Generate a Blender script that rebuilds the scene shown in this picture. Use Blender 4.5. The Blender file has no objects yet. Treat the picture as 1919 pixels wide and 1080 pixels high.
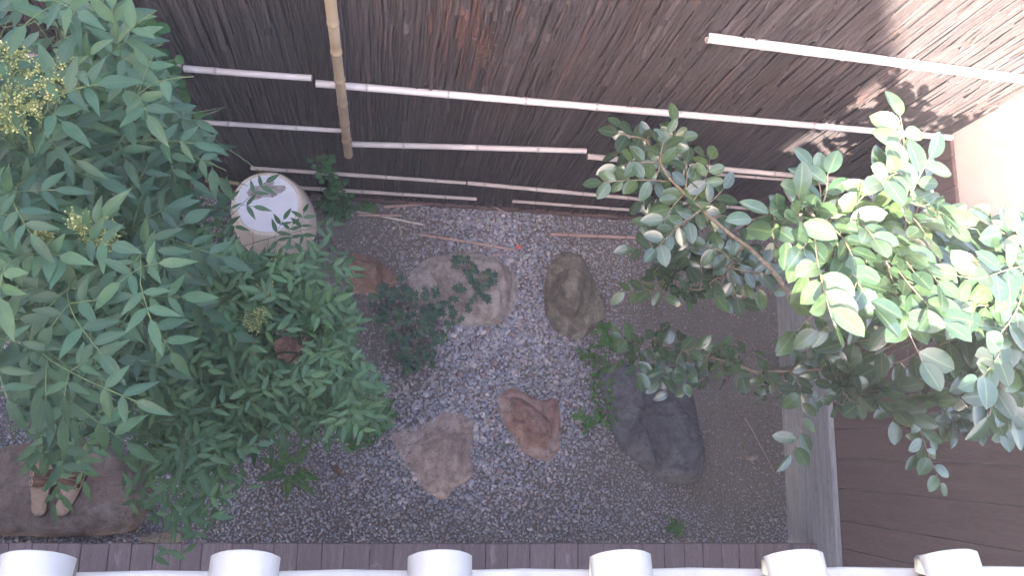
import bpy, math, random
import numpy as np
from mathutils import Vector, Matrix, noise
random.seed(7); RNG = np.random.default_rng(11)
SC = bpy.context.scene; COL = SC.collection

# ------------------------------------------------------------ camera
CX, CY = 959.5, 540.0
_N = np.array([712., 828.]); _V = np.array([9999., 1020.])      # nadir and vanishing point of the fence line
_c = np.array([CX, CY]); FPX = math.sqrt(-np.dot(_V-_c, _N-_c))
_u = lambda v: v/np.linalg.norm(v)
_dz = -_u(np.array([*(_N-_c), FPX])); _dx = _u(np.array([*(_V-_c), FPX])); _dx = _u(_dx-_dz*_dx.dot(_dz))
ROT = np.array([_dx, np.cross(_dz, _dx), _dz]); H = 4.1
def P(px, py, x=None, y=None, z=None):
    """where the sight line of a photo pixel meets a real plane"""
    r = ROT@np.array([px-CX, py-CY, FPX])
    t = (z-H)/r[2] if z is not None else (y/r[1] if y is not None else x/r[0])
    return Vector((t*r[0], t*r[1], H+t*r[2]))
def proj(p):
    q = ROT.T@(np.array(p)-np.array([0, 0, H])); return q[0]/q[2]*FPX+CX, q[1]/q[2]*FPX+CY
cd = bpy.data.cameras.new('camera'); cam = bpy.data.objects.new('camera', cd); COL.objects.link(cam)
cm = Matrix(((ROT[0, 0], -ROT[0, 1], -ROT[0, 2], 0), (ROT[1, 0], -ROT[1, 1], -ROT[1, 2], 0), (ROT[2, 0], -ROT[2, 1], -ROT[2, 2], H), (0, 0, 0, 1)))
cam.matrix_world = cm; cd.sensor_width = 36; cd.lens = FPX/1919*36; cd.clip_start = .02; cd.clip_end = 500
SC.camera = cam

# ------------------------------------------------------------ light
SUN = Vector((-1, -1, 1.3)).normalized()
W = bpy.data.worlds.new('World'); SC.world = W; W.use_nodes = True
wn = W.node_tree; wn.nodes.clear()
sk = wn.nodes.new('ShaderNodeTexSky'); sk.sky_type = 'NISHITA'; sk.sun_disc = False
sk.sun_elevation = math.asin(SUN.z); sk.sun_rotation = math.atan2(SUN.x, SUN.y); sk.dust_density = 4.0; sk.air_density = 1.0; sk.ozone_density = 1.0
bg = wn.nodes.new('ShaderNodeBackground'); bg.inputs[1].default_value = .15
wo = wn.nodes.new('ShaderNodeOutputWorld'); wb = wn.nodes.new('ShaderNodeMixRGB'); wb.blend_type = 'MULTIPLY'; wb.inputs[0].default_value = 1; wb.inputs[2].default_value = (1.10, .98, .93, 1)   # warm tint on the sky for white balance
wn.links.new(sk.outputs[0], wb.inputs[1]); wn.links.new(wb.outputs[0], bg.inputs[0]); wn.links.new(bg.outputs[0], wo.inputs[0])
ld = bpy.data.lights.new('sun', 'SUN'); ld.energy = 4.8; ld.angle = math.radians(.53); ld.color = (1, .93, .82)
lo = bpy.data.objects.new('sun', ld); COL.objects.link(lo); lo.rotation_euler = SUN.to_track_quat('Z', 'Y').to_euler(); lo.location = (-4, -4, 8)
SC.view_settings.view_transform = 'Standard'; SC.view_settings.look = 'None'; SC.view_settings.gamma = 1; SC.view_settings.exposure = 3.74

# ------------------------------------------------------------ materials
class NT:
    def __init__(s, name):
        s.m = bpy.data.materials.new(name); s.m.use_nodes = True; s.t = s.m.node_tree; s.b = s.t.nodes['Principled BSDF']; s.co = None
    def n(s, typ, **k):
        nd = s.t.nodes.new(typ)
        for a, v in k.items():
            if isinstance(v, (int, float, str, bool)) and hasattr(nd, a): setattr(nd, a, v)
        return nd
    def l(s, a, b): s.t.links.new(a, b)
    def coord(s, scale=(1, 1, 1)):
        tc = s.n('ShaderNodeTexCoord'); mp = s.n('ShaderNodeMapping'); mp.inputs['Scale'].default_value = scale
        s.l(tc.outputs['Object'], mp.inputs[0]); return mp.outputs[0]
    def noise(s, scale=5, detail=6, rough=.6, sc=(1, 1, 1), dist=0):
        nd = s.n('ShaderNodeTexNoise'); nd.inputs['Scale'].default_value = scale; nd.inputs['Detail'].default_value = detail
        nd.inputs['Roughness'].default_value = rough; nd.inputs['Distortion'].default_value = dist; s.l(s.coord(sc), nd.inputs['Vector']); return nd.outputs['Fac']
    def ramp(s, fac, stops):
        r = s.n('ShaderNodeValToRGB'); e = r.color_ramp.elements
        while len(e) < len(stops): e.new(.5)
        for i, (p, c) in enumerate(stops): e[i].position = p; e[i].color = (*c, 1)
        s.l(fac, r.inputs[0]); return r.outputs[0]
    def mix(s, fac, a, b, mode='MIX'):
        m = s.n('ShaderNodeMixRGB'); m.blend_type = mode
        for i, v in ((0, fac), (1, a), (2, b)):
            if isinstance(v, (float, int)): m.inputs[i].default_value = v
            elif isinstance(v, tuple): m.inputs[i].default_value = (*v, 1)
            else: s.l(v, m.inputs[i])
        return m.outputs[0]
    def attr(s, name, out='Fac'):
        a = s.n('ShaderNodeAttribute'); a.attribute_name = name; return a.outputs[out]
    def bump(s, h, strength=.3, dist=.01):
        b = s.n('ShaderNodeBump'); b.inputs['Strength'].default_value = strength; b.inputs['Distance'].default_value = dist
        s.l(h, b.inputs['Height']); s.l(b.outputs[0], s.b.inputs['Normal'])
    def out(s, col, rough=.8, spec=.3):
        if isinstance(col, tuple): s.b.inputs['Base Color'].default_value = (*col, 1)
        else: s.l(col, s.b.inputs['Base Color'])
        if isinstance(rough, float): s.b.inputs['Roughness'].default_value = rough
        else: s.l(rough, s.b.inputs['Roughness'])
        s.b.inputs['Specular IOR Level'].default_value = spec
        return s.m

def leaf_mat(name, cols, rib, rough=.45, spec=.4, trans=.25, spots=None):
    t = NT(name); v = t.attr('var')
    c = t.ramp(v, [(i/(len(cols)-1), k) for i, k in enumerate(cols)])
    c = t.mix(t.ramp(t.noise(60, 3), [(.35, (0, 0, 0)), (.75, (.5, .5, .5))]), c, tuple(x*.6 for x in cols[0]))
    if spots: c = t.mix(t.ramp(t.noise(45, 4, .7), [(.60, (0, 0, 0)), (.70, (.75, .75, .75))]), c, spots)
    a = t.attr('across'); c = t.mix(t.ramp(a, [(.03, (.55, .55, .55)), (.13, (0, 0, 0))]), c, rib)
    m = t.out(c, rough, spec); t.bump(t.noise(90, 2), .15, .002)
    tr = t.n('ShaderNodeBsdfTranslucent'); mx = t.n('ShaderNodeMixShader'); mx.inputs[0].default_value = trans
    tc = t.mix(.5, c, (.32, .42, .20), 'MIX'); t.l(tc, tr.inputs[0])
    o = t.t.nodes['Material Output']; t.l(t.b.outputs[0], mx.inputs[1]); t.l(tr.outputs[0], mx.inputs[2]); t.l(mx.outputs[0], o.inputs[0]); return m

M = {}
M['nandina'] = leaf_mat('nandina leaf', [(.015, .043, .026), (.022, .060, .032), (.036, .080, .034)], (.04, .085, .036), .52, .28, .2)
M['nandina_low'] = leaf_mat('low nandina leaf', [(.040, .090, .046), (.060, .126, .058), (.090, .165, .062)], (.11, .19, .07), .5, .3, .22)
M['camellia'] = leaf_mat('camellia leaf', [(.034, .062, .042), (.050, .090, .044), (.095, .145, .052)], (.15, .21, .09), .22, .75, .22, (.12, .09, .04))
M['vine'] = leaf_mat('vine leaf', [(.022, .085, .035), (.040, .130, .050), (.065, .17, .055)], (.10, .2, .07), .5, .35, .25)
M['lobed'] = leaf_mat('lobed leaf', [(.035, .075, .066), (.055, .115, .085), (.11, .17, .08)], (.10, .17, .10), .5, .35, .2)
M['weed'] = leaf_mat('weed leaf', [(.035, .11, .03), (.06, .17, .035), (.11, .24, .05)], (.13, .25, .07), .5, .35, .25)
M['drooped'] = leaf_mat('dry leaf', [(.15, .085, .06), (.21, .125, .085), (.28, .19, .12)], (.3, .2, .1), .8, .2, .1)

t = NT('twig bark'); M['twig'] = t.out(t.ramp(t.noise(70), [(.3, (.10, .075, .05)), (.7, (.26, .21, .15))]), .85); t.bump(t.noise(120), .4, .003)
t = NT('green stalk'); M['stalk'] = t.out(t.ramp(t.noise(20), [(.3, (.045, .075, .028)), (.7, (.09, .115, .045))]), .6)
t = NT('flower buds'); M['bud'] = t.out(t.ramp(t.attr('var'), [(0, (.10, .14, .05)), (.6, (.22, .24, .085)), (1, (.42, .40, .18))]), .7)
t = NT('red petals'); M['red'] = t.out(t.ramp(t.attr('var'), [(0, (.45, .05, .07)), (1, (.75, .25, .25))]), .6)

t = NT('soil'); s1 = t.noise(3, 8, .7); s2 = t.noise(160, 4, .7)
M['soil'] = t.out(t.mix(.5, t.ramp(s1, [(.3, (.17, .145, .135)), (.7, (.26, .235, .23))]), t.ramp(s2, [(.35, (.08, .068, .062)), (.7, (.26, .24, .235))])), .95, .1); t.bump(s2, .8, .01)
t = NT('pebbles'); nn = t.noise(120, 4, .6)
M['pebble'] = t.out(t.mix(.35, t.attr('tint', 'Color'), t.mix(1.0, t.attr('tint', 'Color'), t.ramp(nn, [(.3, (.4, .4, .4)), (.7, (1.6, 1.6, 1.6))]), 'MULTIPLY')), .62, .45); t.bump(nn, .25, .002)

def rock_mat(name, a, b, c, scale=6, rough=.8, stretch=(1, 1, 1)):
    t = NT(name); n1 = t.noise(scale, 8, .65, stretch, .6); n2 = t.noise(scale*4.5, 6, .7); n3 = t.noise(220, 3, .6)
    k = t.ramp(n1, [(.32, a), (.5, b), (.68, c)])
    k = t.mix(t.ramp(n2, [(.38, (.75, .75, .75)), (.56, (0, 0, 0))]), k, tuple(x*.45 for x in b))
    k = t.mix(.6, k, t.mix(1.0, k, t.ramp(n3, [(.3, (.55, .55, .55)), (.7, (1.5, 1.5, 1.5))]), 'MULTIPLY'))
    ad = t.n('ShaderNodeMath', operation='MULTIPLY_ADD'); t.l(n2, ad.inputs[0]); ad.inputs[1].default_value = 2.0; t.l(n3, ad.inputs[2])
    m = t.out(k, rough, .3); t.bump(ad.outputs[0], .9, .009); return m
M['rock_red'] = rock_mat('red rock', (.33, .16, .135), (.38, .25, .225), (.44, .37, .35), 5)
M['rock_orange'] = rock_mat('rust rock', (.24, .13, .10), (.34, .21, .165), (.46, .33, .23), 7)
M['rock_pale'] = rock_mat('pale rock', (.34, .27, .25), (.46, .385, .365), (.54, .49, .47), 5)
M['rock_olive'] = rock_mat('olive rock', (.17, .14, .115), (.24, .205, .17), (.38, .35, .29), 5, .85, (2.2, .6, 1))
M['rock_grey'] = rock_mat('grey slab', (.105, .10, .118), (.15, .147, .168), (.21, .205, .22), 5)
M['rock_buff'] = rock_mat('buff slab', (.36, .26, .235), (.46, .35, .325), (.50, .43, .41), 5)
M['rock_brown'] = rock_mat('brown step stone', (.17, .11, .09), (.25, .185, .16), (.33, .28, .26), 4)
M['chip'] = rock_mat('cut stone', (.33, .27, .22), (.42, .35, .29), (.48, .42, .36), 12)

t = NT('granite'); g1 = t.noise(260, 3, .7); g2 = t.noise(7, 5, .6)
k = t.mix(t.ramp(g1, [(.38, (.8, .8, .8)), (.50, (0, 0, 0))]), (.74, .65, .57), (.34, .26, .21)); k = t.mix(t.ramp(g2, [(.45, (0, 0, 0)), (.75, (.5, .5, .5))]), k, (.48, .38, .30))
M['granite'] = t.out(k, .8, .3); t.bump(g1, .5, .003)
t = NT('bowl'); g2 = t.noise(5.5, 5, .6, dist=.5)
M['bowl'] = t.out((.84, .82, .84), .5, .3)
t = NT('bowl dirt'); M['mottle'] = t.out(t.ramp(t.noise(40, 5, .7), [(.35, (.20, .17, .16)), (.65, (.46, .42, .42))]), .9)
t = NT('water'); M['water'] = t.out(t.ramp(t.noise(6, 4), [(.3, (.66, .65, .72)), (.7, (.80, .79, .84))]), .04, .5); t.bump(t.noise(9, 2), .04, .01)  # sky reflection put into the pale water colour

# bark: strips carry their own random value
t = NT('cedar bark'); gr = t.noise(26, 7, .7, (6, 6, .35), .3); gf = t.noise(85, 5, .7, (5, 5, .5)); bl = t.noise(1.6, 4, .6)
k = t.ramp(gr, [(.28, (.020, .016, .016)), (.46, (.060, .048, .049)), (.66, (.125, .103, .106))])
k = t.mix(.5, k, t.ramp(t.attr('var'), [(0, (.035, .030, .030)), (.5, (.060, .050, .051)), (.72, (.082, .070, .073)), (.93, (.125, .113, .118)), (1, (.125, .055, .038))]))
k = t.mix(t.ramp(bl, [(.35, (0, 0, 0)), (.75, (.55, .55, .55))]), k, t.mix(1.0, k, (1.35, .95, .80), 'MULTIPLY'))
ad = t.n('ShaderNodeMath', operation='ADD'); t.l(gr, ad.inputs[0]); t.l(gf, ad.inputs[1])
M['bark'] = t.out(k, .78, .35); t.bump(ad.outputs[0], .9, .006)
t = NT('bark fibre'); M['fibre'] = t.out(t.ramp(t.attr('var'), [(0, (.10, .045, .03)), (1, (.24, .16, .12))]), .85)

def bamboo(name, a, b, c):
    t = NT(name); n1 = t.noise(4, 4, .6); n2 = t.noise(30, 6, .75, (1, 1, 1), 1.2); nf = t.noise(140, 3, .6)
    k = t.ramp(n1, [(.35, a), (.65, b)]); k = t.mix(t.ramp(n2, [(.60, (0, 0, 0)), (.70, (.75, .75, .75))]), k, c)
    k = t.mix(t.attr('var'), k, tuple(x*.45 for x in a)); m = t.out(k, .45, .45); t.bump(nf, .2, .001); return m
M['bam_white'] = bamboo('bleached bamboo', (.46, .40, .39), (.60, .55, .54), (.30, .23, .21))
M['bam_dull'] = bamboo('weathered bamboo', (.40, .32, .29), (.56, .48, .45), (.22, .15, .13))
M['bam_tan'] = bamboo('tan bamboo', (.30, .215, .135), (.40, .30, .20), (.20, .14, .09))
M['bam_brown'] = bamboo('fallen bamboo', (.32, .20, .17), (.46, .32, .28), (.18, .12, .10))

def wood(name, a, b, c, stretch, scale=9, rough=.7, worn=None):
    t = NT(name); n1 = t.noise(scale, 8, .65, stretch, .4); n2 = t.noise(scale*7, 5, .6, stretch); n3 = t.noise(2.2, 5, .6)
    k = t.ramp(n1, [(.3, a), (.52, b), (.72, c)])
    k = t.mix(.35, k, t.ramp(n2, [(.35, tuple(x*.5 for x in a)), (.65, c)]))
    k = t.mix(t.ramp(t.attr('var'), [(0, (.5, .5, .5)), (1, (0, 0, 0))]), k, tuple(x*.55 for x in b))
    if worn:
        k = t.mix(t.ramp(t.noise(14, 4, .6, tuple(.25+.25*x for x in stretch), .8), [(.62, (0, 0, 0)), (.74, (.6, .6, .6))]), k, worn)
    m = t.out(k, rough, .35); t.bump(n2, .35, .003); return m
M['wall_wood'] = wood('brown boards', (.15, .088, .080), (.20, .125, .112), (.25, .165, .150), (4, 4, .4), 9, .6, (.17, .11, .10))
M['grey_wood'] = wood('grey weathered board', (.26, .25, .26), (.42, .41, .43), (.60, .59, .62), (4, .35, 4), 10, .8)
M['deck_wood'] = wood('veranda boards', (.17, .115, .125), (.24, .175, .185), (.33, .26, .27), (4, .4, 4), 10, .6, (.46, .39, .40))
M['house_wood'] = wood('house boards', (.10, .07, .05), (.15, .11, .08), (.2, .15, .11), (4, 4, .4))
t = NT('plaster'); M['plaster'] = t.out(t.ramp(t.noise(8, 5), [(.3, (.72, .64, .55)), (.7, (.82, .74, .65))]), .9)
t = NT('roof tile'); n1 = t.noise(12, 5); M['tile'] = t.out(t.ramp(n1, [(.3, (.19, .19, .20)), (.7, (.28, .27, .27))]), .38, .5); t.bump(t.noise(80), .1, .002)
t = NT('tile front shade'); M['tile_shade'] = t.out(t.ramp(t.noise(15, 5), [(.3, (.05, .048, .048)), (.7, (.09, .085, .082))]), .5, .5)  # darker tile tone, puts the shade of the disc fronts into colour
t = NT('insole'); M['insole'] = t.out(t.ramp(t.noise(60, 4), [(.3, (.30, .20, .15)), (.7, (.40, .29, .22))]), .8)
t = NT('sole edge'); M['sole'] = t.out((.11, .07, .05), .8)
t = NT('brown leather'); M['leather'] = t.out(t.ramp(t.noise(50, 4), [(.3, (.10, .045, .028)), (.7, (.16, .075, .045))]), .5)
t = NT('buckle'); t.b.inputs['Metallic'].default_value = 1; M['metal'] = t.out((.6, .5, .35), .35)

# ------------------------------------------------------------ mesh helpers
NAND_OUT = [(-400, -400), (250, -400), (264, -10), (285, 40), (306, 110), (332, 130), (358, 218), (450, 268), (445, 292), (405, 320), (405, 335), (446, 350), (446, 430), (470, 470), (545, 470), (610, 440), (670, 478), (684, 505), (655, 548), (695, 600), (660, 645), (705, 690), (750, 755), (738, 805), (650, 850), (590, 842), (520, 862), (440, 866), (490, 915), (430, 935), (440, 980), (392, 985), (388, 1010), (352, 1060), (286, 1060), (300, 1000), (240, 950), (212, 908), (245, 868), (190, 850), (200, 890), (165, 905), (165, 960), (60, 930), (40, 880), (90, 830), (40, 800), (0, 740), (-400, 720)]
HOLES = [(0, 45, 30, 22), (75, 52, 42, 22), (527, 392, 82, 82), (540, 655, 32, 26), (20, 650, 30, 26), (105, 945, 60, 42)]
def leaf_ok(q, kind):
    x, y = proj(q)
    if kind == 'nandina': return inpoly(x, y, NAND_OUT) and not any(((x-a)/c)**2+((y-b)/d)**2 < 1 for a, b, c, d in HOLES)
    return not any(((x-a)/c)**2+((y-b)/d)**2 < 1 for a, b, c, d in ((1440, 600, 34, 26), (1600, 655, 30, 18), (1300, 590, 110, 14), (1700, 655, 60, 30), (1090, 560, 62, 80), (1480, 790, 14, 30), (1400, 800, 70, 40)))
class MB:
    """collects verts, faces and per-vertex values; built into ONE mesh object"""
    def __init__(s): s.v = []; s.f = []; s.a = []; s.c = []
    def add(s, vs, fs, var=.5, across=None):
        o = len(s.v); s.v.extend([tuple(x) for x in vs]); s.f.extend([tuple(i+o for i in f) for f in fs])
        s.a.extend([var]*len(vs) if not hasattr(var, '__len__') else list(var)); s.c.extend(across if across is not None else [1.]*len(vs))
    def build(s, name, mat, parent=None, smooth=True, loc=None):
        me = bpy.data.meshes.new(name); vs = np.array(s.v, dtype=float)
        off = Vector((0, 0, 0))
        if parent is not None: off = parent.location
        elif loc is not None: off = Vector(loc)
        if len(vs): vs = vs-np.array(off)
        me.from_pydata(vs.tolist(), [], s.f)
        if smooth: me.polygons.foreach_set('use_smooth', [True]*len(me.polygons))
        at = me.attributes.new('var', 'FLOAT', 'POINT'); at.data.foreach_set('value', s.a)
        at = me.attributes.new('across', 'FLOAT', 'POINT'); at.data.foreach_set('value', s.c)
        me.materials.append(M[mat]); me.update(); o = bpy.data.objects.new(name, me); COL.objects.link(o)
        if parent is not None: o.parent = parent
        elif loc is not None: o.location = loc
        return o
    def box(s, x0, x1, y0, y1, z0, z1, var=.5, bev=0.0, jit=0):
        b = bev; J = lambda: random.uniform(-jit, jit)
        if b <= 0:
            vs = [(x, y, z) for x in (x0, x1) for y in (y0, y1) for z in (z0, z1)]
            s.add(vs, [(0, 1, 3, 2), (4, 6, 7, 5), (0, 4, 5, 1), (2, 3, 7, 6), (0, 2, 6, 4), (1, 5, 7, 3)], var); return
        import bmesh
        bm = bmesh.new(); bmesh.ops.create_cube(bm, size=1)
        for v in bm.verts: v.co = Vector(((x0+x1)/2+v.co.x*(x1-x0), (y0+y1)/2+v.co.y*(y1-y0), (z0+z1)/2+v.co.z*(z1-z0)))
        bmesh.ops.bevel(bm, geom=bm.edges[:], offset=b, segments=2, affect='EDGES'); bm.verts.ensure_lookup_table()
        s.add([v.co[:] for v in bm.verts], [tuple(v.index for v in f.verts) for f in bm.faces], var); bm.free()
    def tube(s, pts, rad, n=6, var=.5, cap=True):
        pts = [Vector(p) for p in pts]; k = len(pts); vs = []; fs = []; rs = rad if hasattr(rad, '__len__') else [rad]*k
        vr = []; prev = None
        for i, p in enumerate(pts):
            d = (pts[min(i+1, k-1)]-pts[max(i-1, 0)]).normalized()
            a = (prev-d*prev.dot(d)) if prev is not None else d.orthogonal()
            a.normalize(); prev = a; b = d.cross(a)
            for j in range(n):
                w = 2*math.pi*j/n; vs.append(p+(a*math.cos(w)+b*math.sin(w))*rs[i])
        for i in range(k-1):
            for j in range(n):
                q = (j+1) % n; fs.append((i*n+j, i*n+q, (i+1)*n+q, (i+1)*n+j))
        if cap: fs.append(tuple(range(n))[::-1]); fs.append(tuple((k-1)*n+j for j in range(n)))
        if hasattr(var, '__len__'): vr = [v for v in var for _ in range(n)]
        else: vr = var
        s.add(vs, fs, vr)
    only = None
    def leaf(s, p, d, nrm, L, Wd, curl=.15, fold=.25, var=.5, shape='lance', rows=6):
        d = d.normalized()
        if s.only and not leaf_ok(p+d*L*.6, s.only): return
        nrm = (nrm-d*nrm.dot(d)); nrm = nrm.normalized() if nrm.length > 1e-4 else d.orthogonal().normalized(); sd = d.cross(nrm)
        vs = []; fs = []; ac = []
        tw = random.uniform(-.3, .3)
        for i in range(rows+1):
            u = i/rows
            if shape == 'lance': w = max(.0, math.sin(math.pi*u**.78))**.9*(1-.35*u)*1.1
            elif shape == 'oval': w = max(0, math.sin(math.pi*u**.92))**.62
            else: w = max(0, math.sin(math.pi*u**.7))**.6
            w = max(w, .02)*Wd/2
            c = p+d*(L*u)-nrm*(L*curl*u*u)+sd*(L*.04*math.sin(tw*6*u))
            for k2 in (-1, 0, 1):
                vs.append(c+sd*(w*k2)+nrm*(abs(k2)*w*fold+tw*.15*w*k2*u)); ac.append(abs(k2)*1.)
            if i: 
                o = (i-1)*3; fs += [(o, o+1, o+4, o+3), (o+1, o+2, o+5, o+4)]
        s.add(vs, fs, var, ac)
    def lobed(s, p, d, nrm, L, var=.5, lobes=5):
        d = d.normalized(); nrm = (nrm-d*nrm.dot(d)).normalized(); sd = d.cross(nrm); vs = [p+nrm*.003]; ac = [0.]; k = lobes*4; fs = []
        for i in range(k+1):
            th = (i/k-.5)*math.radians(290); ph = (i % 4)/4
            r = L*(.42+.58*abs(math.cos(math.pi*(i/4-.5*lobes+.5)))**1.2)*(1-.30*abs(th)/2.6)*(1 if i not in (0, k) else .4)
            vs.append(p+d*(L*.35)+(d*math.cos(th)+sd*math.sin(th))*r*.72-nrm*(r*.18)); ac.append(.9)
        for i in range(1, k+1): fs.append((0, i, i+1))
        s.add(vs, fs, var, ac)
    def ball(s, p, r, var=.5, sc=(1, 1, 1)):
        p = Vector(p); vs = [p+Vector((x*sc[0], y*sc[1], z*sc[2]))*r for x, y, z in ((1, 0, 0), (-1, 0, 0), (0, 1, 0), (0, -1, 0), (0, 0, 1), (0, 0, -1))]
        s.add(vs, [(0, 2, 4), (2, 1, 4), (1, 3, 4), (3, 0, 4), (2, 0, 5), (1, 2, 5), (3, 1, 5), (0, 3, 5)], var)

def tag(o, label, cat, group=None, kind=None):
    if label: o['label'] = label
    if cat: o['category'] = cat
    if group: o['group'] = group
    if kind: o['kind'] = kind
    return o
def empty(name, loc, label, cat, group=None):
    o = bpy.data.objects.new(name, None); COL.objects.link(o); o.location = loc; o.empty_display_size = .1
    return tag(o, label, cat, group)
U = random.uniform
UP = Vector((0, 0, 1))
def inpoly(x, y, poly):
    c = False; n = len(poly)
    for i in range(n):
        x1, y1 = poly[i]; x2, y2 = poly[i-1]
        if (y1 > y) != (y2 > y) and x < (x2-x1)*(y-y1)/(y2-y1)+x1: c = not c
    return c
def sample_poly(poly, n, mind=0):
    xs = [p[0] for p in poly]; ys = [p[1] for p in poly]; out = []; tries = 0
    while len(out) < n and tries < n*200:
        tries += 1; x = U(min(xs), max(xs)); y = U(min(ys), max(ys))
        if inpoly(x, y, poly) and all((x-a)**2+(y-b)**2 > mind*mind for a, b in out): out.append((x, y))
        elif tries % 50 == 0: mind *= .97
    return out

# ------------------------------------------------------------ ground, gravel
YF = 1.291; XW = 2.25
m = MB(); n = 60
for i in range(n+1):
    for j in range(n+1):
        x = -60+120*(i/n); y = -60+120*(j/n); m.v.append((x, y, -.004)); m.a.append(.5); m.c.append(1.)
m.f = [(i*(n+1)+j, (i+1)*(n+1)+j, (i+1)*(n+1)+j+1, i*(n+1)+j+1) for i in range(n) for j in range(n)]
g = m.build('ground', 'soil'); g['kind'] = 'structure'

def pebbles():
    ph = (1+5**.5)/2
    iv = np.array([(-1, ph, 0), (1, ph, 0), (-1, -ph, 0), (1, -ph, 0), (0, -1, ph), (0, 1, ph), (0, -1, -ph), (0, 1, -ph), (ph, 0, -1), (ph, 0, 1), (-ph, 0, -1), (-ph, 0, 1)]); iv /= np.linalg.norm(iv[0])
    it = np.array([(0, 11, 5), (0, 5, 1), (0, 1, 7), (0, 7, 10), (0, 10, 11), (1, 5, 9), (5, 11, 4), (11, 10, 2), (10, 7, 6), (7, 1, 8), (3, 9, 4), (3, 4, 2), (3, 2, 6), (3, 6, 8), (3, 8, 9), (4, 9, 5), (2, 4, 11), (6, 2, 10), (8, 6, 7), (9, 8, 1)])
    r = RNG; st = .0126
    gx, gy = np.meshgrid(np.arange(-2.25, XW-.01, st), np.arange(-.95, YF+.08, st)); x = gx.ravel()+r.uniform(-.5, .5, gx.size)*st*1.1; y = gy.ravel()+r.uniform(-.5, .5, gx.size)*st*1.1
    # finer towards the house, coarser in the middle, bare soil by the wall
    def blob(cx, cy, s): return np.exp(-((x-cx)**2+(y-cy)**2)/(2*s*s))
    coarse = np.clip(1.1*blob(.35, .3, .38)+.9*blob(.3, 1.0, .4)+.8*blob(-.1, .9, .3)+.6*blob(.9, .2, .3)+.5*blob(.55, .65, .3), 0, 1)
    soil = np.clip(1.2*blob(1.95, .05, .26)+1.1*blob(1.9, .5, .42)+.6*blob(-.1, 1.15, .25)+.7*blob(-.25, .85, .25)+.5*blob(0, .45, .2), 0, 1)
    nz = np.array([noise.noise(Vector((a*3, b*3, 0))) for a, b in zip(x, y)])
    soil = np.clip(soil+nz*.35, 0, 1)
    keep = r.uniform(0, 1, x.size) > soil*.55; x, y, coarse, soil, nz = x[keep], y[keep], coarse[keep], soil[keep], nz[keep]
    n = x.size; R = (.0058+.0038*coarse)*np.exp(r.normal(0, .26, n))*(1-.35*soil); big = r.uniform(0, 1, n) < .012; R[big] *= 1.7
    z = R*.2+r.uniform(0, .005, n)+.003*nz
    sc = np.stack([r.uniform(.85, 1.35, n), r.uniform(.7, 1.0, n), r.uniform(.45, .75, n)], 1)
    th = r.uniform(0, 2*np.pi, n); tl = r.normal(0, .28, n)
    v = iv[None]*(1+r.uniform(-.16, .16, (n, 12, 1)))*sc[:, None, :]*R[:, None, None]
    c, s = np.cos(tl)[:, None], np.sin(tl)[:, None]; v = np.stack([v[..., 0]*c-v[..., 2]*s, v[..., 1], v[..., 0]*s+v[..., 2]*c], -1)
    c, s = np.cos(th)[:, None], np.sin(th)[:, None]; v = np.stack([v[..., 0]*c-v[..., 1]*s, v[..., 0]*s+v[..., 1]*c, v[..., 2]], -1)
    v += np.stack([x, y, z], 1)[:, None, :]
    pal = np.array([(.155, .165, .195), (.20, .205, .235), (.125, .135, .16), (.19, .165, .165), (.24, .225, .23), (.15, .12, .11), (.18, .19, .18), (.26, .25, .26), (.12, .10, .11)])
    pr = np.array([.2, .17, .16, .12, .10, .07, .1, .03, .05]); idx = r.choice(len(pal), n, p=pr); col = np.array([1.9, 1.8, 1.85])*pal[idx]*np.exp(r.normal(0, .10, (n, 1)))
    col = col*(1-soil[:, None]*.75)+np.array([.24, .195, .17])*np.exp(r.normal(0, .35, (n, 1)))*soil[:, None]*.75
    sp = r.uniform(0, 1, n) < .004; col[sp] = (.5, .47, .43)
    f = (it[None]+(np.arange(n)*12)[:, None, None]).reshape(-1, 3)
    me = bpy.data.meshes.new('gravel'); me.vertices.add(n*12); me.vertices.foreach_set('co', v.reshape(-1)); me.loops.add(f.size); me.loops.foreach_set('vertex_index', f.reshape(-1).astype(np.int32))
    me.polygons.add(len(f)); me.polygons.foreach_set('loop_start', (np.arange(len(f))*3).astype(np.int32)); me.polygons.foreach_set('use_smooth', np.ones(len(f), dtype=bool)); me.update(calc_edges=True)
    a = me.attributes.new('tint', 'FLOAT_COLOR', 'POINT'); cc = np.ones((n, 12, 4)); cc[..., :3] = col[:, None, :]; a.data.foreach_set('color', cc.reshape(-1))
    me.materials.append(M['pebble']); o = bpy.data.objects.new('gravel', me); COL.objects.link(o)
    tag(o, 'loose blue grey pebbles covering the garden floor between the stones', 'gravel', None, 'stuff')
pebbles()

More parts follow.
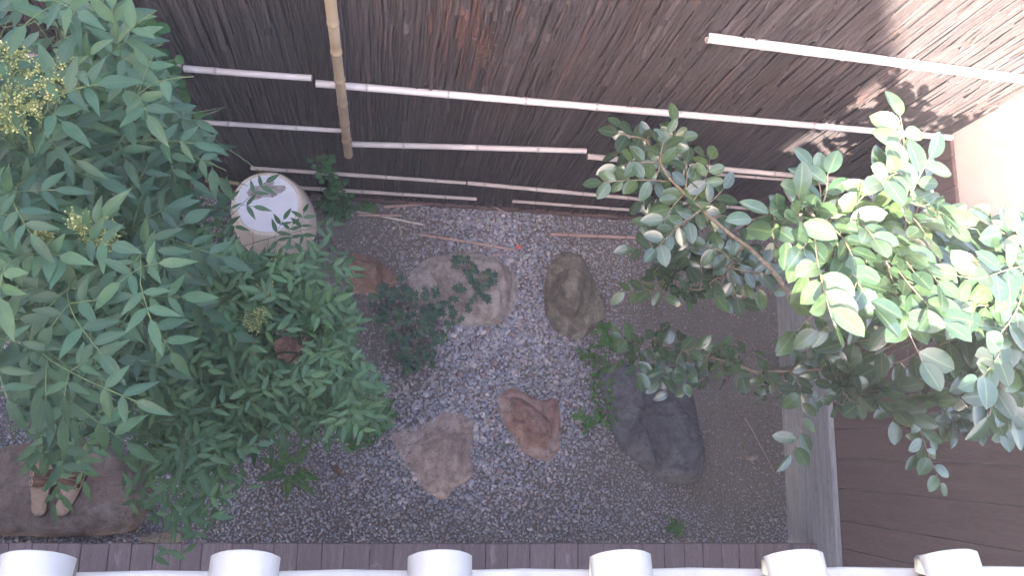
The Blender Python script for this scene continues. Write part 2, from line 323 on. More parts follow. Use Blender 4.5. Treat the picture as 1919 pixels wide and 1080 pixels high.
# ------------------------------------------------------------ bark fence with bamboo battens
FX0, FX1, FZ = -2.6, XW-.004, 2.45
fence = empty('bark_fence', (0, YF, 0), 'dark cedar bark fence along the back held by pale bamboo rods', 'fence')
m = MB(); m.box(FX0, FX1, YF+.012, YF+.05, .03, FZ, .1); x = FX0
while x < FX1:
    w = random.choice((U(.005, .011), U(.008, .022))); z = .02+U(0, .06); dep0 = U(0, .006)
    while z < FZ:
        flaky = noise.noise(Vector((x*1.1+5, z*1.3, 3)))
        cen = math.exp(-((x-.35)**2/.45+(z-2.0)**2/.25))
        L = U(.18, .8) if U(0, 1) > .5+.5*flaky+.45*cen else U(.02, .11)
        z1 = min(z+L, FZ); dep = dep0+U(0, .007+.010*cen); rows = max(2, int(L/.06)); vs = []; fs = []
        ph = U(0, 9); wig = U(.001, .0035); lift = U(.002, .015) if U(0, 1) < .5 else .001
        for i in range(rows+1):
            u = i/rows; zz = z+(z1+.01-z)*u; xx = x+wig*math.sin(ph+zz*14)+.006*noise.noise(Vector((x*4, zz*2, 0))); ww = w*(.5+.03*math.sin(zz*31+ph))
            yy = YF-dep-lift*(1-u)**3
            for k2, e in ((-1, .004), (-.4, 0), (.4, -.001), (1, .004)):
                jz = U(-.008, .008) if i == 0 else 0
                vs.append((xx+ww*k2, yy+e, zz+jz))
            if i:
                o = (i-1)*4; fs += [(o+q, o+q+1, o+q+5, o+q+4) for q in range(3)]
        red = math.exp(-((x-.19)/.10)**2-((z-1.75)/.22)**2)
        m.add(vs, fs, 1. if U(0, 1) < red*1.2 else min(.97, max(0, random.gauss(.5, .26)))); z = z1
    x += w*U(.72, .98)
m.build('bark_sheet', 'bark', fence)
m = MB()    # torn reddish fibres
for _ in range(60):
    c = P(random.gauss(915, 9), random.gauss(95, 15), y=YF-.018); a = U(0, 6.3); L = U(.015, .07)
    d = Vector((math.cos(a)*.5, U(-.12, 0), math.sin(a)-.8))*L
    m.tube([c, c+d*.5+Vector((U(-.006, .006), -.006, 0)), c+d], [.0012, .001, .0006], 3, U(0, 1), False)
m.build('torn_fibre', 'fibre', fence)

def bamboo_rod(name, a, b, r, mat, parent=None, seg=.24, flat=1, taper=.9, hollow=True):
    a, b = Vector(a), Vector(b); D = b-a; L = D.length; pts = []; rs = []; vr = []; nodes = []; s = U(.3, .9)*seg
    while s < L-.02: nodes.append(s); s += seg*U(.85, 1.15)
    k = max(2, int(L/.04)); st = sorted(set([L*i/k for i in range(k+1)]+[q+e for q in nodes for e in (-.009, -.004, -.002, 0, .002, .004, .009) if 0 < q+e < L]))
    bow = Vector((0, 0, U(-.003, .003)))
    for q in st:
        nd = min([abs(q-w) for w in nodes] or [1]); rr = r*(1-(1-taper)*q/L)
        rs.append(rr*(1.13 if nd < .0045 and nd > .001 else (.97 if nd <= .001 else (1.02 if nd < .009 else 1-.02*math.sin(q*9))))); vr.append(1. if nd < .001 else (.35 if nd < .0045 else .0))
        pts.append(a+D*(q/L)+bow*math.sin(math.pi*q/L))
    m = MB(); m.tube(pts, rs, 14, vr, not hollow)
    if hollow:
        for e, q, d in ((0, 0, D.normalized()), (-1, -1, -D.normalized())):
            p = pts[e]; m.tube([p, p+d*.0005, p+d*.03], [rs[q]*1.0, rs[q]*.72, rs[q]*.70], 14, [.2, .9, 1.], False); m.tube([p+d*.028, p+d*.029], [rs[q]*.72, .0005], 14, 1., False)
    return m.build(name, mat, parent, loc=None if parent else a)
YB = YF-.026
for (x0, y0, x1, y1, r, mt) in [
    (1325, 70, 1990, 158, .0165, 'bam_white'), (592, 156, 1783, 258, .0140, 'bam_white'), (345, 128, 584, 146, .0125, 'bam_white'), (-120, 92, 340, 127, .012, 'bam_dull'),
    (250, 218, 376, 228, .0105, 'bam_tan'), (380, 229, 641, 245, .0105, 'bam_white'), (-150, 180, 245, 217, .0105, 'bam_dull'), (655, 270, 1099, 283, .0132, 'bam_white'),
    (1101, 293, 1640, 343, .0115, 'bam_dull'), (1340, 326, 1640, 352, .0065, 'bam_dull'), (470, 315, 873, 343, .0085, 'bam_dull'), (876, 343, 1230, 376, .0095, 'bam_dull'),
    (1233, 377, 1418, 392, .0085, 'bam_dull'), (385, 338, 448, 344, .010, 'bam_tan'), (452, 345, 893, 373, .0088, 'bam_dull'), (960, 377, 1216, 396, .0075, 'bam_dull'), (1219, 397, 1440, 414, .007, 'bam_brown')]:
    bamboo_rod('bamboo_batten', P(x0, y0, y=YB), P(x1, y1, y=YB), r*(1.15 if mt == 'bam_dull' else 1), mt, fence, seg=.30 if r > .012 else .24)
px = P(653, 290, y=YF-.058)
bamboo_rod('bamboo_post', px, Vector((px.x-.004, px.y, FZ-.05)), .0195, 'bam_tan', fence, seg=.19, taper=.85)
m = MB(); q = P(1366, 410, z=0.); m.box(q.x-.012, q.x+.012, YF-.055, YF-.032, 0, .16, .5, .002); m.build('stub_post', 'grey_wood', fence)
m = MB(); x = FX0
while x < FX1-.1:
    x2 = min(x+U(.9, 1.3), FX1-.006); m.box(x, x2-.004, YF-.019, YF+.009, -.01, .045, U(0, .6), .003); x = x2
m.build('base_board', 'wall_wood', fence)
for x in (-2.5, -1.3, 0., 1.2, 2.15): m = MB(); m.box(x-.045, x+.045, YF+.052, YF+.14, 0, FZ, .5, .004); m.build('back_post', 'house_wood', fence)

# ------------------------------------------------------------ boarded wall on the right
wall = empty('boarded_wall', (XW, .2, 0), 'right hand wall, brown boards below and sunlit pale plaster above a grey base board', 'wall')
m = MB(); y = -3.0
while y < YF+.3:
    w = U(.12, .16); m.box(XW+.012+U(0, .002), XW+.03, y, y+w-.003, .02, 1.42 if y > .25 else 1.78, U(0, 1), .0015); y += w
m.build('board_facing', 'wall_wood', wall, False)
m = MB(); m.box(XW+.033, XW+.12, -3, YF+.3, .02, 2.05, .5); m.build('plaster_panel', 'plaster', wall, False)
zt = P(1560, 900, x=XW-.02).z
m = MB(); m.box(XW-.022, XW+.009, -1.35, YF-.022, -.01, zt, .9, .003); m.build('base_board', 'grey_wood', wall, False)

# ------------------------------------------------------------ house: lower roof with eave tiles, walls; veranda
house = empty('house', (0, -1.6, 0), 'house behind the camera whose pale eave tiles line the bottom edge', 'house')
ya = P(828, 1056, z=3.10).y; yp = P(828, 1077, z=3.035).y; pitch = .40
capx = [(0, 135), (385, 520), (767, 890), (1115, 1237), (1445, 1572), (1740, 1868)]
xs = [P((a+b)/2, 1049, z=3.09).x for a, b in capx]; xs[0] = 2*xs[1]-xs[2]+.004; sp = (xs[5]-xs[1])/4
xs = [xs[0]-sp*k for k in (4, 3, 2, 1)]+xs+[xs[5]+sp*k for k in (1, 2, 3, 4, 5)]
for xi, cxx in enumerate(xs):
    m = MB(); R0 = .0393; vs = []; fs = []; nn = 20; zc = 3.055
    for i, (yy, rr) in enumerate([(ya+.001, R0-.002), (ya, R0+.002), (ya-.30, R0-.003), (ya-.301, R0+.002), (ya-.6, R0-.003), (ya-.601, R0+.002), (-2.19, R0)]):
        for j in range(nn+1):
            w = math.pi*j/nn; vs.append((cxx+rr*math.cos(w), yy+(.014*math.sin(w) if i < 2 else 0), zc+(ya-yy)*pitch+rr*math.sin(w)))
        if i: fs += [((i-1)*(nn+1)+j, (i-1)*(nn+1)+j+1, i*(nn+1)+j+1, i*(nn+1)+j) for j in range(nn)]
    m.add(vs, fs); tile = m.build('eave_tile', 'tile', house)
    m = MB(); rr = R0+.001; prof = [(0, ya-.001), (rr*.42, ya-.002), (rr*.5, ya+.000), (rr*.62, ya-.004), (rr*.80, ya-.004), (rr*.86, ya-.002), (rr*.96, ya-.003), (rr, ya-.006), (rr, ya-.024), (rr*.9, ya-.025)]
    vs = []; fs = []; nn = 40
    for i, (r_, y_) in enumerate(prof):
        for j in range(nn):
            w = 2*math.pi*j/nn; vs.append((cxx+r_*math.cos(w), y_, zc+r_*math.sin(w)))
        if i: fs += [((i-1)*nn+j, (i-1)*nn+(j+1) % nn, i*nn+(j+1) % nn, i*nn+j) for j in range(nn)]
    m.add(vs, fs); cap = m.build('tile_disc', 'tile_shade', house); cap.parent = tile
m = MB(); vs = []; fs = []; xl = np.arange(xs[0]-.15, xs[-1]+.15, .01); rowsY = [yp, yp, yp-.28, yp-.282, yp-.56, yp-.562, -2.19]
for i, yy in enumerate(rowsY):
    for xx in xl:
        dd = min(abs(xx-a) for a in xs); sag = -.020*math.cos(math.pi*min(dd/(sp/2), 1)*1.0-math.pi)*1.0
        zz = 3.032+(yp-yy)*pitch+(.006 if i % 2 == 1 and i > 1 else 0)-.018*min(1, dd/(sp/2)); vs.append((xx, yy, zz-(.022 if i == 0 else 0)))
    if i: k = len(xl); fs += [((i-1)*k+j, (i-1)*k+j+1, i*k+j+1, i*k+j) for j in range(k-1)]
m.add(vs, fs); m.build('pan_tiles', 'tile', house)
m = MB()
m.box(-5, 2.2, -2.18, yp-.02, 2.93, 2.96, .5); m.box(-5, 2.2, yp-.045, yp-.022, 2.955, 3.0, .5)
m.build('eave_boards', 'house_wood', house, False)
m = MB(); m.box(-5, 2.2, -1.62, -1.5, 0.25, 3.2); m.box(-5, 2.2, -2.32, -2.2, 2.9, 4.5); m.build('wall', 'plaster', house, False)
m = MB(); m.add([(-5.3, -1.95, 4.5), (2.4, -1.95, 4.5), (2.4, -6, 5.2), (-5.3, -6, 5.2), (-5.3, -1.95, 4.61), (2.4, -1.95, 4.61), (2.4, -6, 5.33), (-5.3, -6, 5.33)],
      [(0, 3, 2, 1), (4, 5, 6, 7), (0, 1, 5, 4), (1, 2, 6, 5), (2, 3, 7, 6), (3, 0, 4, 7)]); m.build('upper_roof', 'tile_shade', house, False)
# unseen block added on the left to keep sun off fence and shrubs
m = MB(); m.box(-6, -3.2, -3.6, 1.2, 0, 8.25); m.build('sun_blocker', 'plaster', house, False)

yd = P(800, 1020, z=.30).y
ver = empty('veranda', (0, yd, 0), 'dark wooden veranda floor strip beside the gravel under the eave tiles', 'veranda')
m = MB(); x = -5.
while x < XW-.03:
    w = U(.085, .13); x2 = min(x+w, XW-.026); m.box(x, x2-.0025, -1.49, yd+U(-.002, .002), .272, .30, U(0, 1), .002); x = x2
m.build('floor_boards', 'deck_wood', ver, False)
m = MB(); m.box(-5, XW-.03, yd-.10, yd-.05, .18, .270, .4); m.build('beam', 'deck_wood', ver, False)
for x in np.arange(-4.8, 2.2, 1.15): m = MB(); m.box(x-.04, x+.04, yd-.12, yd-.045, 0, .178, .4); m.build('support_post', 'deck_wood', ver, False)

# ------------------------------------------------------------ rocks
random.seed(55)
def rock(name, poly, h, mat, label, zoff=.4, seed=0, facets=7, rough=.012, flat=.75, steep=2.2, crease=(), ridge=(), tilt=(0, 0), cat='rock', group=None):
    pts = [P(a, b, z=h*zoff) for a, b in poly]
    for w_ in (.18, .25): pts = [q for i in range(len(pts)) for q in (pts[i]*(1-w_)+pts[(i+1) % len(pts)]*w_, pts[i]*w_+pts[(i+1) % len(pts)]*(1-w_))]
    c = sum(pts, Vector())/len(pts); K = 160; per = [0]
    for i in range(len(pts)): per.append(per[-1]+(pts[(i+1) % len(pts)]-pts[i]).length)
    out = []; i = 0
    for k in range(K):
        s = per[-1]*k/K
        while per[i+1] < s: i += 1
        f = (s-per[i])/max(1e-9, per[i+1]-per[i]); out.append(pts[i].lerp(pts[(i+1) % len(pts)], f))
    rnd = random.Random(seed); size = max((p-c).length for p in out)
    pl = []
    for _ in range(facets):
        a = rnd.uniform(0, 6.28); sl = rnd.uniform(.35, 1.3); off = rnd.uniform(.10, .7)*size; pl.append((math.cos(a), math.sin(a), sl*h/size, off))
    vs = []; fs = []; T = [0, .06]+[.06+.94*(k/26)**.85 for k in range(1, 27)]+[1.012, 1.0]
    for ti, tt in enumerate(T):
        for k in range(K):
            p = c.lerp(out[k], tt); x, y = p.x, p.y
            dx, dy = x-c.x, y-c.y
            e = max(0., 1-min(tt, 1.)**(steep*3)); z = h*(flat+(1-flat)*(1-tt*tt))
            for (ca, sa, sl, off) in pl:
                dd = dx*ca+dy*sa-off
                if dd > 0: z -= dd*sl*2.6
            z += dx*tilt[0]+dy*tilt[1]
            v3 = Vector((x*9+seed, y*9, seed*1.7)); z += rough*(noise.fractal(v3, .8, 2.1, 6)*1.2)-rough*1.6*abs(noise.noise(v3*.6+Vector((3, 3, 3))))+rough*.8*(noise.cell(v3*.9+v3.yzx*.3)-.5)*max(0, 1-tt)
            for (ax, ay, bx, by, dep, wd) in crease:
                A = P(ax, ay, z=h*.8); B = P(bx, by, z=h*.8); AB = Vector((B.x-A.x, B.y-A.y)); AP = Vector((x-A.x, y-A.y)); u = max(0, min(1, AP.dot(AB)/AB.length_squared)); ds = (AP-AB*u).length
                z -= dep*math.exp(-(ds/wd)**2)
            for (ax, ay, bx, by, k1, k2, off) in ridge:
                A = P(ax, ay, z=h); B = P(bx, by, z=h); AB = Vector((B.x-A.x, B.y-A.y)).normalized(); AP = Vector((x-A.x, y-A.y)); sd = AB.x*AP.y-AB.y*AP.x
                z -= (k1 if sd > 0 else k2)*max(0, abs(sd)-off)
            z = max(z, h*.22+.1*rough*noise.noise(v3*2))*e**.5 if tt < 1 else 0
            if tt < 1: z = max(z, .002)
            jit = 1+.012*noise.noise(Vector((math.cos(k/K*6.28)*14+seed, math.sin(k/K*6.28)*14, tt*2)))+.025*noise.noise(Vector((math.cos(k/K*6.28)*4+seed, math.sin(k/K*6.28)*4, 0)))
            q = Vector((c.x+dx*jit, c.y+dy*jit, z))
            if ti == len(T)-1: q.z = -.03
            if ti == len(T)-2: q.z = min(z, .01)
            vs.append(q)
        if ti: fs += [((ti-1)*K+k, (ti-1)*K+(k+1) % K, ti*K+(k+1) % K, ti*K+k) for k in range(K)]
    m = MB(); m.add(vs, fs); o = m.build(name, mat, None, True, (c.x, c.y, 0)); tag(o, label, cat, group); return o, h
rock('rock', [(655, 468), (692, 478), (742, 508), (748, 530), (705, 552), (655, 546), (646, 505)], .10, 'rock_orange', 'small rust coloured rock between the stone basin and the pale flat stone', seed=3, flat=.7)
rock('rock', [(765, 512), (800, 478), (868, 467), (925, 478), (975, 515), (972, 570), (945, 603), (890, 613), (815, 600), (765, 565)], .15, 'rock_pale', 'large pale pinkish stone with ivy leaves spread over it', seed=5, flat=.85, facets=6, rough=.012, crease=((850, 500, 900, 495, .02, .010), (930, 500, 950, 590, .02, .010)))
rock('rock', [(1052, 468), (1070, 460), (1098, 467), (1118, 508), (1142, 548), (1150, 590), (1102, 634), (1058, 625), (1030, 590), (1026, 530), (1036, 490)], .32, 'rock_olive', 'tall olive brown boulder standing between ivy covered stone and camellia', seed=8, flat=.45, facets=9, rough=.022, crease=((1102, 490, 1098, 590, .045, .014), (1060, 570, 1075, 625, .03, .014)), ridge=((1078, 470, 1075, 630, .9, 1.5, .022),), tilt=(-.1, .12))
rock('rock', [(1122, 692), (1165, 676), (1240, 690), (1300, 680), (1314, 760), (1338, 858), (1322, 908), (1268, 914), (1222, 885), (1165, 838), (1142, 765)], .24, 'rock_grey', 'big dark grey slab lying half under the camellia leaves', seed=12, flat=.7, facets=10, rough=.018, crease=((1185, 700, 1250, 880, .05, .013), (1235, 775, 1315, 770, .02, .010), (1240, 880, 1330, 870, .02, .010)), ridge=((1235, 690, 1290, 880, .25, .75, .05),))
rock('rock', [(932, 735), (965, 724), (1000, 742), (1022, 750), (1052, 742), (1058, 800), (1053, 855), (1026, 869), (985, 850), (955, 805), (936, 775)], .19, 'rock_red', 'reddish rock with a deep notch beside the buff triangular slab', seed=15, flat=.55, facets=9, rough=.018, crease=((1012, 745, 1036, 815, .05, .011), (935, 775, 985, 790, .035, .012), (985, 790, 990, 840, .02, .010)), ridge=((980, 730, 1022, 860, .5, 1.0, .018),))
rock('rock', [(727, 812), (745, 806), (790, 798), (830, 766), (880, 774), (895, 805), (880, 850), (893, 892), (850, 918), (836, 942), (800, 925), (762, 880)], .07, 'rock_buff', 'flat triangular buff slab set into the open gravel', seed=18, flat=.85, facets=4, rough=.008, crease=((872, 780, 868, 900, .016, .007), (800, 830, 835, 815, .010, .008)), ridge=((830, 765, 850, 940, .12, .3, .03),))
step, hs = rock('stepping_stone', [(-70, 850), (20, 830), (110, 822), (190, 830), (255, 865), (272, 930), (255, 985), (225, 1008), (90, 1012), (-80, 1008)], .20, 'rock_brown', 'broad brown stepping stone in the lower left carrying two sandals', zoff=.7, seed=21, flat=.94, facets=2, rough=.006, steep=4, cat='stepping stone')
rock('rock', [(470, 600), (560, 590), (590, 640), (560, 690), (480, 680), (455, 640)], .16, 'rock_orange', 'orange brown rock showing through gaps in the low nandina leaves', seed=25, flat=.7)
rock('rock', [(255, 1016), (262, 1004), (342, 994), (346, 1019)], .03, 'chip', 'thin pale stone slab touching the veranda beside the stepping stone', seed=27, flat=.97, facets=0, rough=.002, steep=6)
rock('rock', [(1400, 852), (1418, 849), (1424, 858), (1412, 866), (1400, 862)], .03, 'chip', 'little round pale stone alone on the brown soil by the wall', seed=28, flat=.6, facets=2, rough=.002)
rock('rock', [(590, 366), (622, 366), (624, 384), (592, 386)], .04, 'chip', 'pale stone added for the bright gap under the fence beside the basin', seed=29, flat=.8, facets=1, rough=.002)  # added chip, its pale colour stands in for light under the fence

# ------------------------------------------------------------ stone water basin
bt = .52; bc = P(501, 381, z=bt); br = .153
basin = empty('water_basin', (bc.x, bc.y, 0), 'round pale granite water basin by the fence, full of water', 'water basin')
def lathe(prof, n=64, cx=0, cy=0, wob=0):
    vs = []; fs = []
    for i, (r, z) in enumerate(prof):
        for j in range(n):
            w = 2*math.pi*j/n; rr = r*(1+wob*noise.noise(Vector((math.cos(w)*2, math.sin(w)*2, z*5)))); vs.append((cx+rr*math.cos(w), cy+rr*math.sin(w), z))
        if i: fs += [((i-1)*n+j, (i-1)*n+(j+1) % n, i*n+(j+1) % n, i*n+j) for j in range(n)]
    return vs, fs
m = MB(); m.add(*lathe([(.15, -.02), (.172, .03), (.192, .12), (.198, .22), (.194, .32), (.182, .41), (.168, .47), (.158, .505), (.152, bt-.004), (.147, bt), (.141, bt), (.137, bt-.004)], 72, bc.x, bc.y, .02)); m.build('body', 'granite', basin)
m = MB(); m.add(*lathe([(.1372, bt-.004), (.132, bt-.014), (.126, bt-.03), (.105, bt-.055), (.06, bt-.07), (0.0005, bt-.075)], 64, bc.x, bc.y, .02)); m.build('bowl', 'bowl', basin)
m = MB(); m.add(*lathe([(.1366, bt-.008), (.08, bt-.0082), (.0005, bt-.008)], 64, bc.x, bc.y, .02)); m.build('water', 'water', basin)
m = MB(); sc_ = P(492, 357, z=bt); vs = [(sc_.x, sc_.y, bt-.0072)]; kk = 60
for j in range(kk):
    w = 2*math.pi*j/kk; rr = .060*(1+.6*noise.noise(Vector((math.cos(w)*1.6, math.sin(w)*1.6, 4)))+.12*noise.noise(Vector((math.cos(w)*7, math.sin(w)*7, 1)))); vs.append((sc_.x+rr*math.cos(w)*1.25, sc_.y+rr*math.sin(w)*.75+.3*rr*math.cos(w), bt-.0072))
m.add(vs, [(0, 1+j, 1+(j+1) % kk) for j in range(kk)]); m.build('mottled_patch', 'mottle', basin)  # mottled darker patch lying just above the water surface

# ------------------------------------------------------------ sandals
def sandal(px0, py0, px1, py1, label, side):
    zs = hs*.985; heel = P(px0, py0, z=zs); toe = P(px1, py1, z=zs); d = (toe-heel); d.z = 0; d.normalize(); s = Vector((d.y, -d.x, 0)); L = .245
    root = empty('sandal', heel, label, 'sandal', 'pair of sandals on the stepping stone')
    def outline(g=0):
        o = []
        for i in range(48):
            w = 2*math.pi*i/48; u = .5-.5*math.cos(w); rw = .033+.013*max(0, math.sin((u-.25)*math.pi/.9)); e_ = min(u, 1-u)*L; re = .036 if u < .5 else .050; hw = rw*(math.sqrt(max(0, 1-(1-e_/re)**2)) if e_ < re else 1); sg = 1 if math.sin(w) > 0 else -1
            o.append((u*L, sg*(hw-g if hw > g else hw*.3)+side*.006*math.sin(u*3.1)))
        return o
    def plate(z0, z1, g, mat, nm, u0=0):
        o = outline(g); n_ = len(o); m = MB(); b = [heel+d*max(g, min(L-g, a))+s*w for a, w in o]
        vs = [p+UP*z0 for p in b]+[p+UP*z1 for p in b]+[p+UP*(z1+.0015)+(sum(b, Vector())/n_-p)*.05 for p in b]
        fs = [tuple(range(n_))[::-1], tuple(range(2*n_, 3*n_))]+[(i+q*n_, (i+1) % n_+q*n_, (i+1) % n_+(q+1)*n_, i+(q+1)*n_) for i in range(n_) for q in (0, 1)]
        m.add(vs, fs); return m.build(nm, mat, root)
    plate(0, .018, 0, 'sole', 'sole'); plate(.0185, .024, .003, 'insole', 'insole'); plate(.0262, .0268, .010, 'insole', 'footbed')
    for u in (.60, .77):
        m = MB(); vs = []; fs = []; n_ = 14
        for i in range(n_+1):
            w = math.pi*i/n_
            for e in (-.017, .017):
                for q in (0, .003): vs.append(heel+d*(L*u+e)+s*((.044+q)*math.cos(w))+UP*(.010+(.046+q)*math.sin(w)))
            if i: o = (i-1)*4; fs += [(o, o+2, o+6, o+4), (o+1, o+5, o+7, o+3), (o, o+4, o+5, o+1), (o+2, o+3, o+7, o+6)]
        m.add(vs, fs); st = m.build('strap', 'leather', root)
        m = MB(); cpt = heel+d*(L*u)+s*(side*.040)+UP*.040
        m.tube([cpt+d*a+s*b*side+UP*(-b*.9) for a, b in ((-.012, -.008), (.012, -.008), (.012, .008), (-.012, .008), (-.012, -.008))], .0014, 6, .5, False); bk = m.build('buckle', 'metal', root); bk.parent = st
    return root
sandal(76, 968, 88, 862, 'left tan sandal of the pair on the stepping stone', -1)
sandal(114, 968, 150, 868, 'right tan sandal of the pair, turned slightly outward', 1)

# ------------------------------------------------------------ fallen bamboo sticks and straws
for (a, b, c, d, r, mt, z, lab) in [
    (720, 388, 846, 379, .0075, 'bam_brown', .02, 'brown bamboo stick lying tight along the fence foot'),
    (668, 396, 793, 421, .0062, 'bam_dull', .025, 'longer of two crossed sticks beside the small vine'),
    (672, 403, 752, 404, .0065, 'bam_brown', .035, 'shorter of two crossed sticks beside the small vine'),
    (785, 439, 962, 468, .0068, 'bam_brown', .022, 'slim stick slanting above the pale stone to the red flower'),
    (1032, 439, 1226, 447, .0092, 'bam_brown', .022, 'thick reddish bamboo stick above the tall boulder'),
    (896, 372, 952, 401, .0045, 'bam_brown', .05, 'thin stick leaning from the fence foot onto the gravel')]:
    o = bamboo_rod('fallen_stick', P(a, b, z=z), P(c, d, z=z-.002), r*1.15, mt, None, seg=.16); tag(o, lab, 'stick', 'bamboo sticks lying on the gravel')
m = MB(); A = P(1396, 783, z=.10); B = P(1452, 887, z=.02); m.tube([A, A.lerp(B, .5)+UP*.006, B], [.0022, .002, .0016], 6); tag(m.build('straw', 'bam_white', None, True, A), 'single pale straw lying on the brown soil by the wall', 'straw')

# ------------------------------------------------------------ plants
def curve(a, b, sag=.0, bend=0, k=8):
    a, b = Vector(a), Vector(b); d = b-a; s = d.cross(UP); s = s.normalized() if s.length > 1e-5 else Vector((1, 0, 0)); L = d.length
    return [a+d*(i/k)+UP*(sag*L*math.sin(math.pi*i/k))+s*(bend*L*math.sin(math.pi*i/k)) for i in range(k+1)]
def at(c, u):
    u = max(0, min(.9999, u))*(len(c)-1); i = int(u); return c[i].lerp(c[i+1], u-i), (c[i+1]-c[i]).normalized()
def rot(v, ang, axis=UP): return Matrix.Rotation(ang, 3, axis)@v

def nandina_spray(leaves, stems, C, T, LL, spread=1.0, mx=.42, droop=.35):
    wf = .86 if LL < .0605 else 1.
    C, T = Vector(C), Vector(T)
    if leaves.only and not leaf_ok(T, 'nandina'): return
    cv = curve(C, T, U(.08, .18), U(-.08, .08), 10); L = (T-C).length; va = U(.1, .9)
    stems.tube(cv, [.0014-.0007*i/10 for i in range(11)], 5, .5, False)
    act = min(1, mx/max(L, .01)); 
    def leaflets(base, d, n_pairs, size):
        cvp = curve(base, base+d*(n_pairs*size*.55+size*.15), .05, 0, 4)
        stems.tube(cvp, [.0008]*5, 4, .5, False)
        for k in range(n_pairs):
            p, dd = at(cvp, (k+.6)/(n_pairs+.3))
            for s in (-1, 1):
                ld = rot(dd, s*math.radians(U(42, 72)))+UP*U(-droop-.15, .12); nn = UP+Vector((U(-.35, .35), U(-.35, .35), 0))
                sz = size*U(.72, 1.02); leaves.leaf(p, ld, nn, sz, sz*wf*U(.32, .40), U(.0, .22), U(.1, .35), min(1, max(0, va+U(-.35, .35))))
        p, dd = at(cvp, 1); ld = dd+UP*U(-droop-.2, .05); sz = size*U(.95, 1.2); leaves.leaf(p, ld, UP+Vector((U(-.3, .3), U(-.3, .3), 0)), sz, sz*wf*U(.31, .39), U(.05, .25), U(.1, .3), min(1, max(0, va+U(-.3, .3))))
    for k, fr in enumerate((.0, .33, .64)):
        p, d = at(cv, 1-act+act*(fr+.12)*.95)
        for s in (-1, 1):
            if U(0, 1) < .08: continue
            pd = rot(Vector((d.x, d.y, d.z*.4)).normalized(), s*math.radians(U(48, 75)))+UP*U(-.25, .12)
            leaflets(p, pd.normalized(), 2 if U(0, 1) < .45 else 1, LL*spread)
    p, d = at(cv, 1); leaflets(p, Vector((d.x, d.y, d.z*.5-.15)).normalized(), 2, LL*spread)

def panicle(name, parent, c, R, n, sc=(1, 1, .8), stem_from=None):
    m = MB(); c = Vector(c); base = c-UP*R*.9
    if stem_from is not None: m.tube(curve(stem_from, base, .05, 0, 5), .0018, 5, .1, False)
    m.tube([base, c+UP*R*.6], [.0016, .0008], 4, .1, False)
    for _ in range(n//9):
        d = Vector((random.gauss(0, 1), random.gauss(0, 1), random.gauss(0, .8))).normalized(); r = R*U(.45, 1); e = c+Vector((d.x*sc[0], d.y*sc[1], d.z*sc[2]))*r; s0 = base.lerp(c+UP*R*.5, U(.1, .9)); m.tube([s0, e], .0007, 3, .2, False)
        for _ in range(9):
            o = e+Vector((random.gauss(0, 1), random.gauss(0, 1), random.gauss(0, 1)))*R*.13; m.tube([s0.lerp(e, .75), o], .0004, 3, .3, False); m.ball(o, U(.0014, .0026), U(0, 1))
    return m.build(name, 'bud', parent)

def canes(m, root, tops, r0=.011):
    net = []
    for tp in tops:
        b = Vector(root)+Vector((U(-.12, .12), U(-.12, .12), 0)); cv = curve(b, tp, .02, U(-.06, .06), 12); m.tube(cv, [r0*(1-.6*i/12) for i in range(13)], 7, .5); net += [(p, i/12) for i, p in enumerate(cv)]
    return net
def nearest(net, T, lo=.4, dz=0.0, slack=.15):
    c = [(p, ((p-T).length+max(0, p.z-T.z+dz)*1.5)) for p, u in net if u >= lo]; c.sort(key=lambda q: q[1]); return c[min(len(c)-1, int(abs(random.gauss(0, 1.2))))][0]

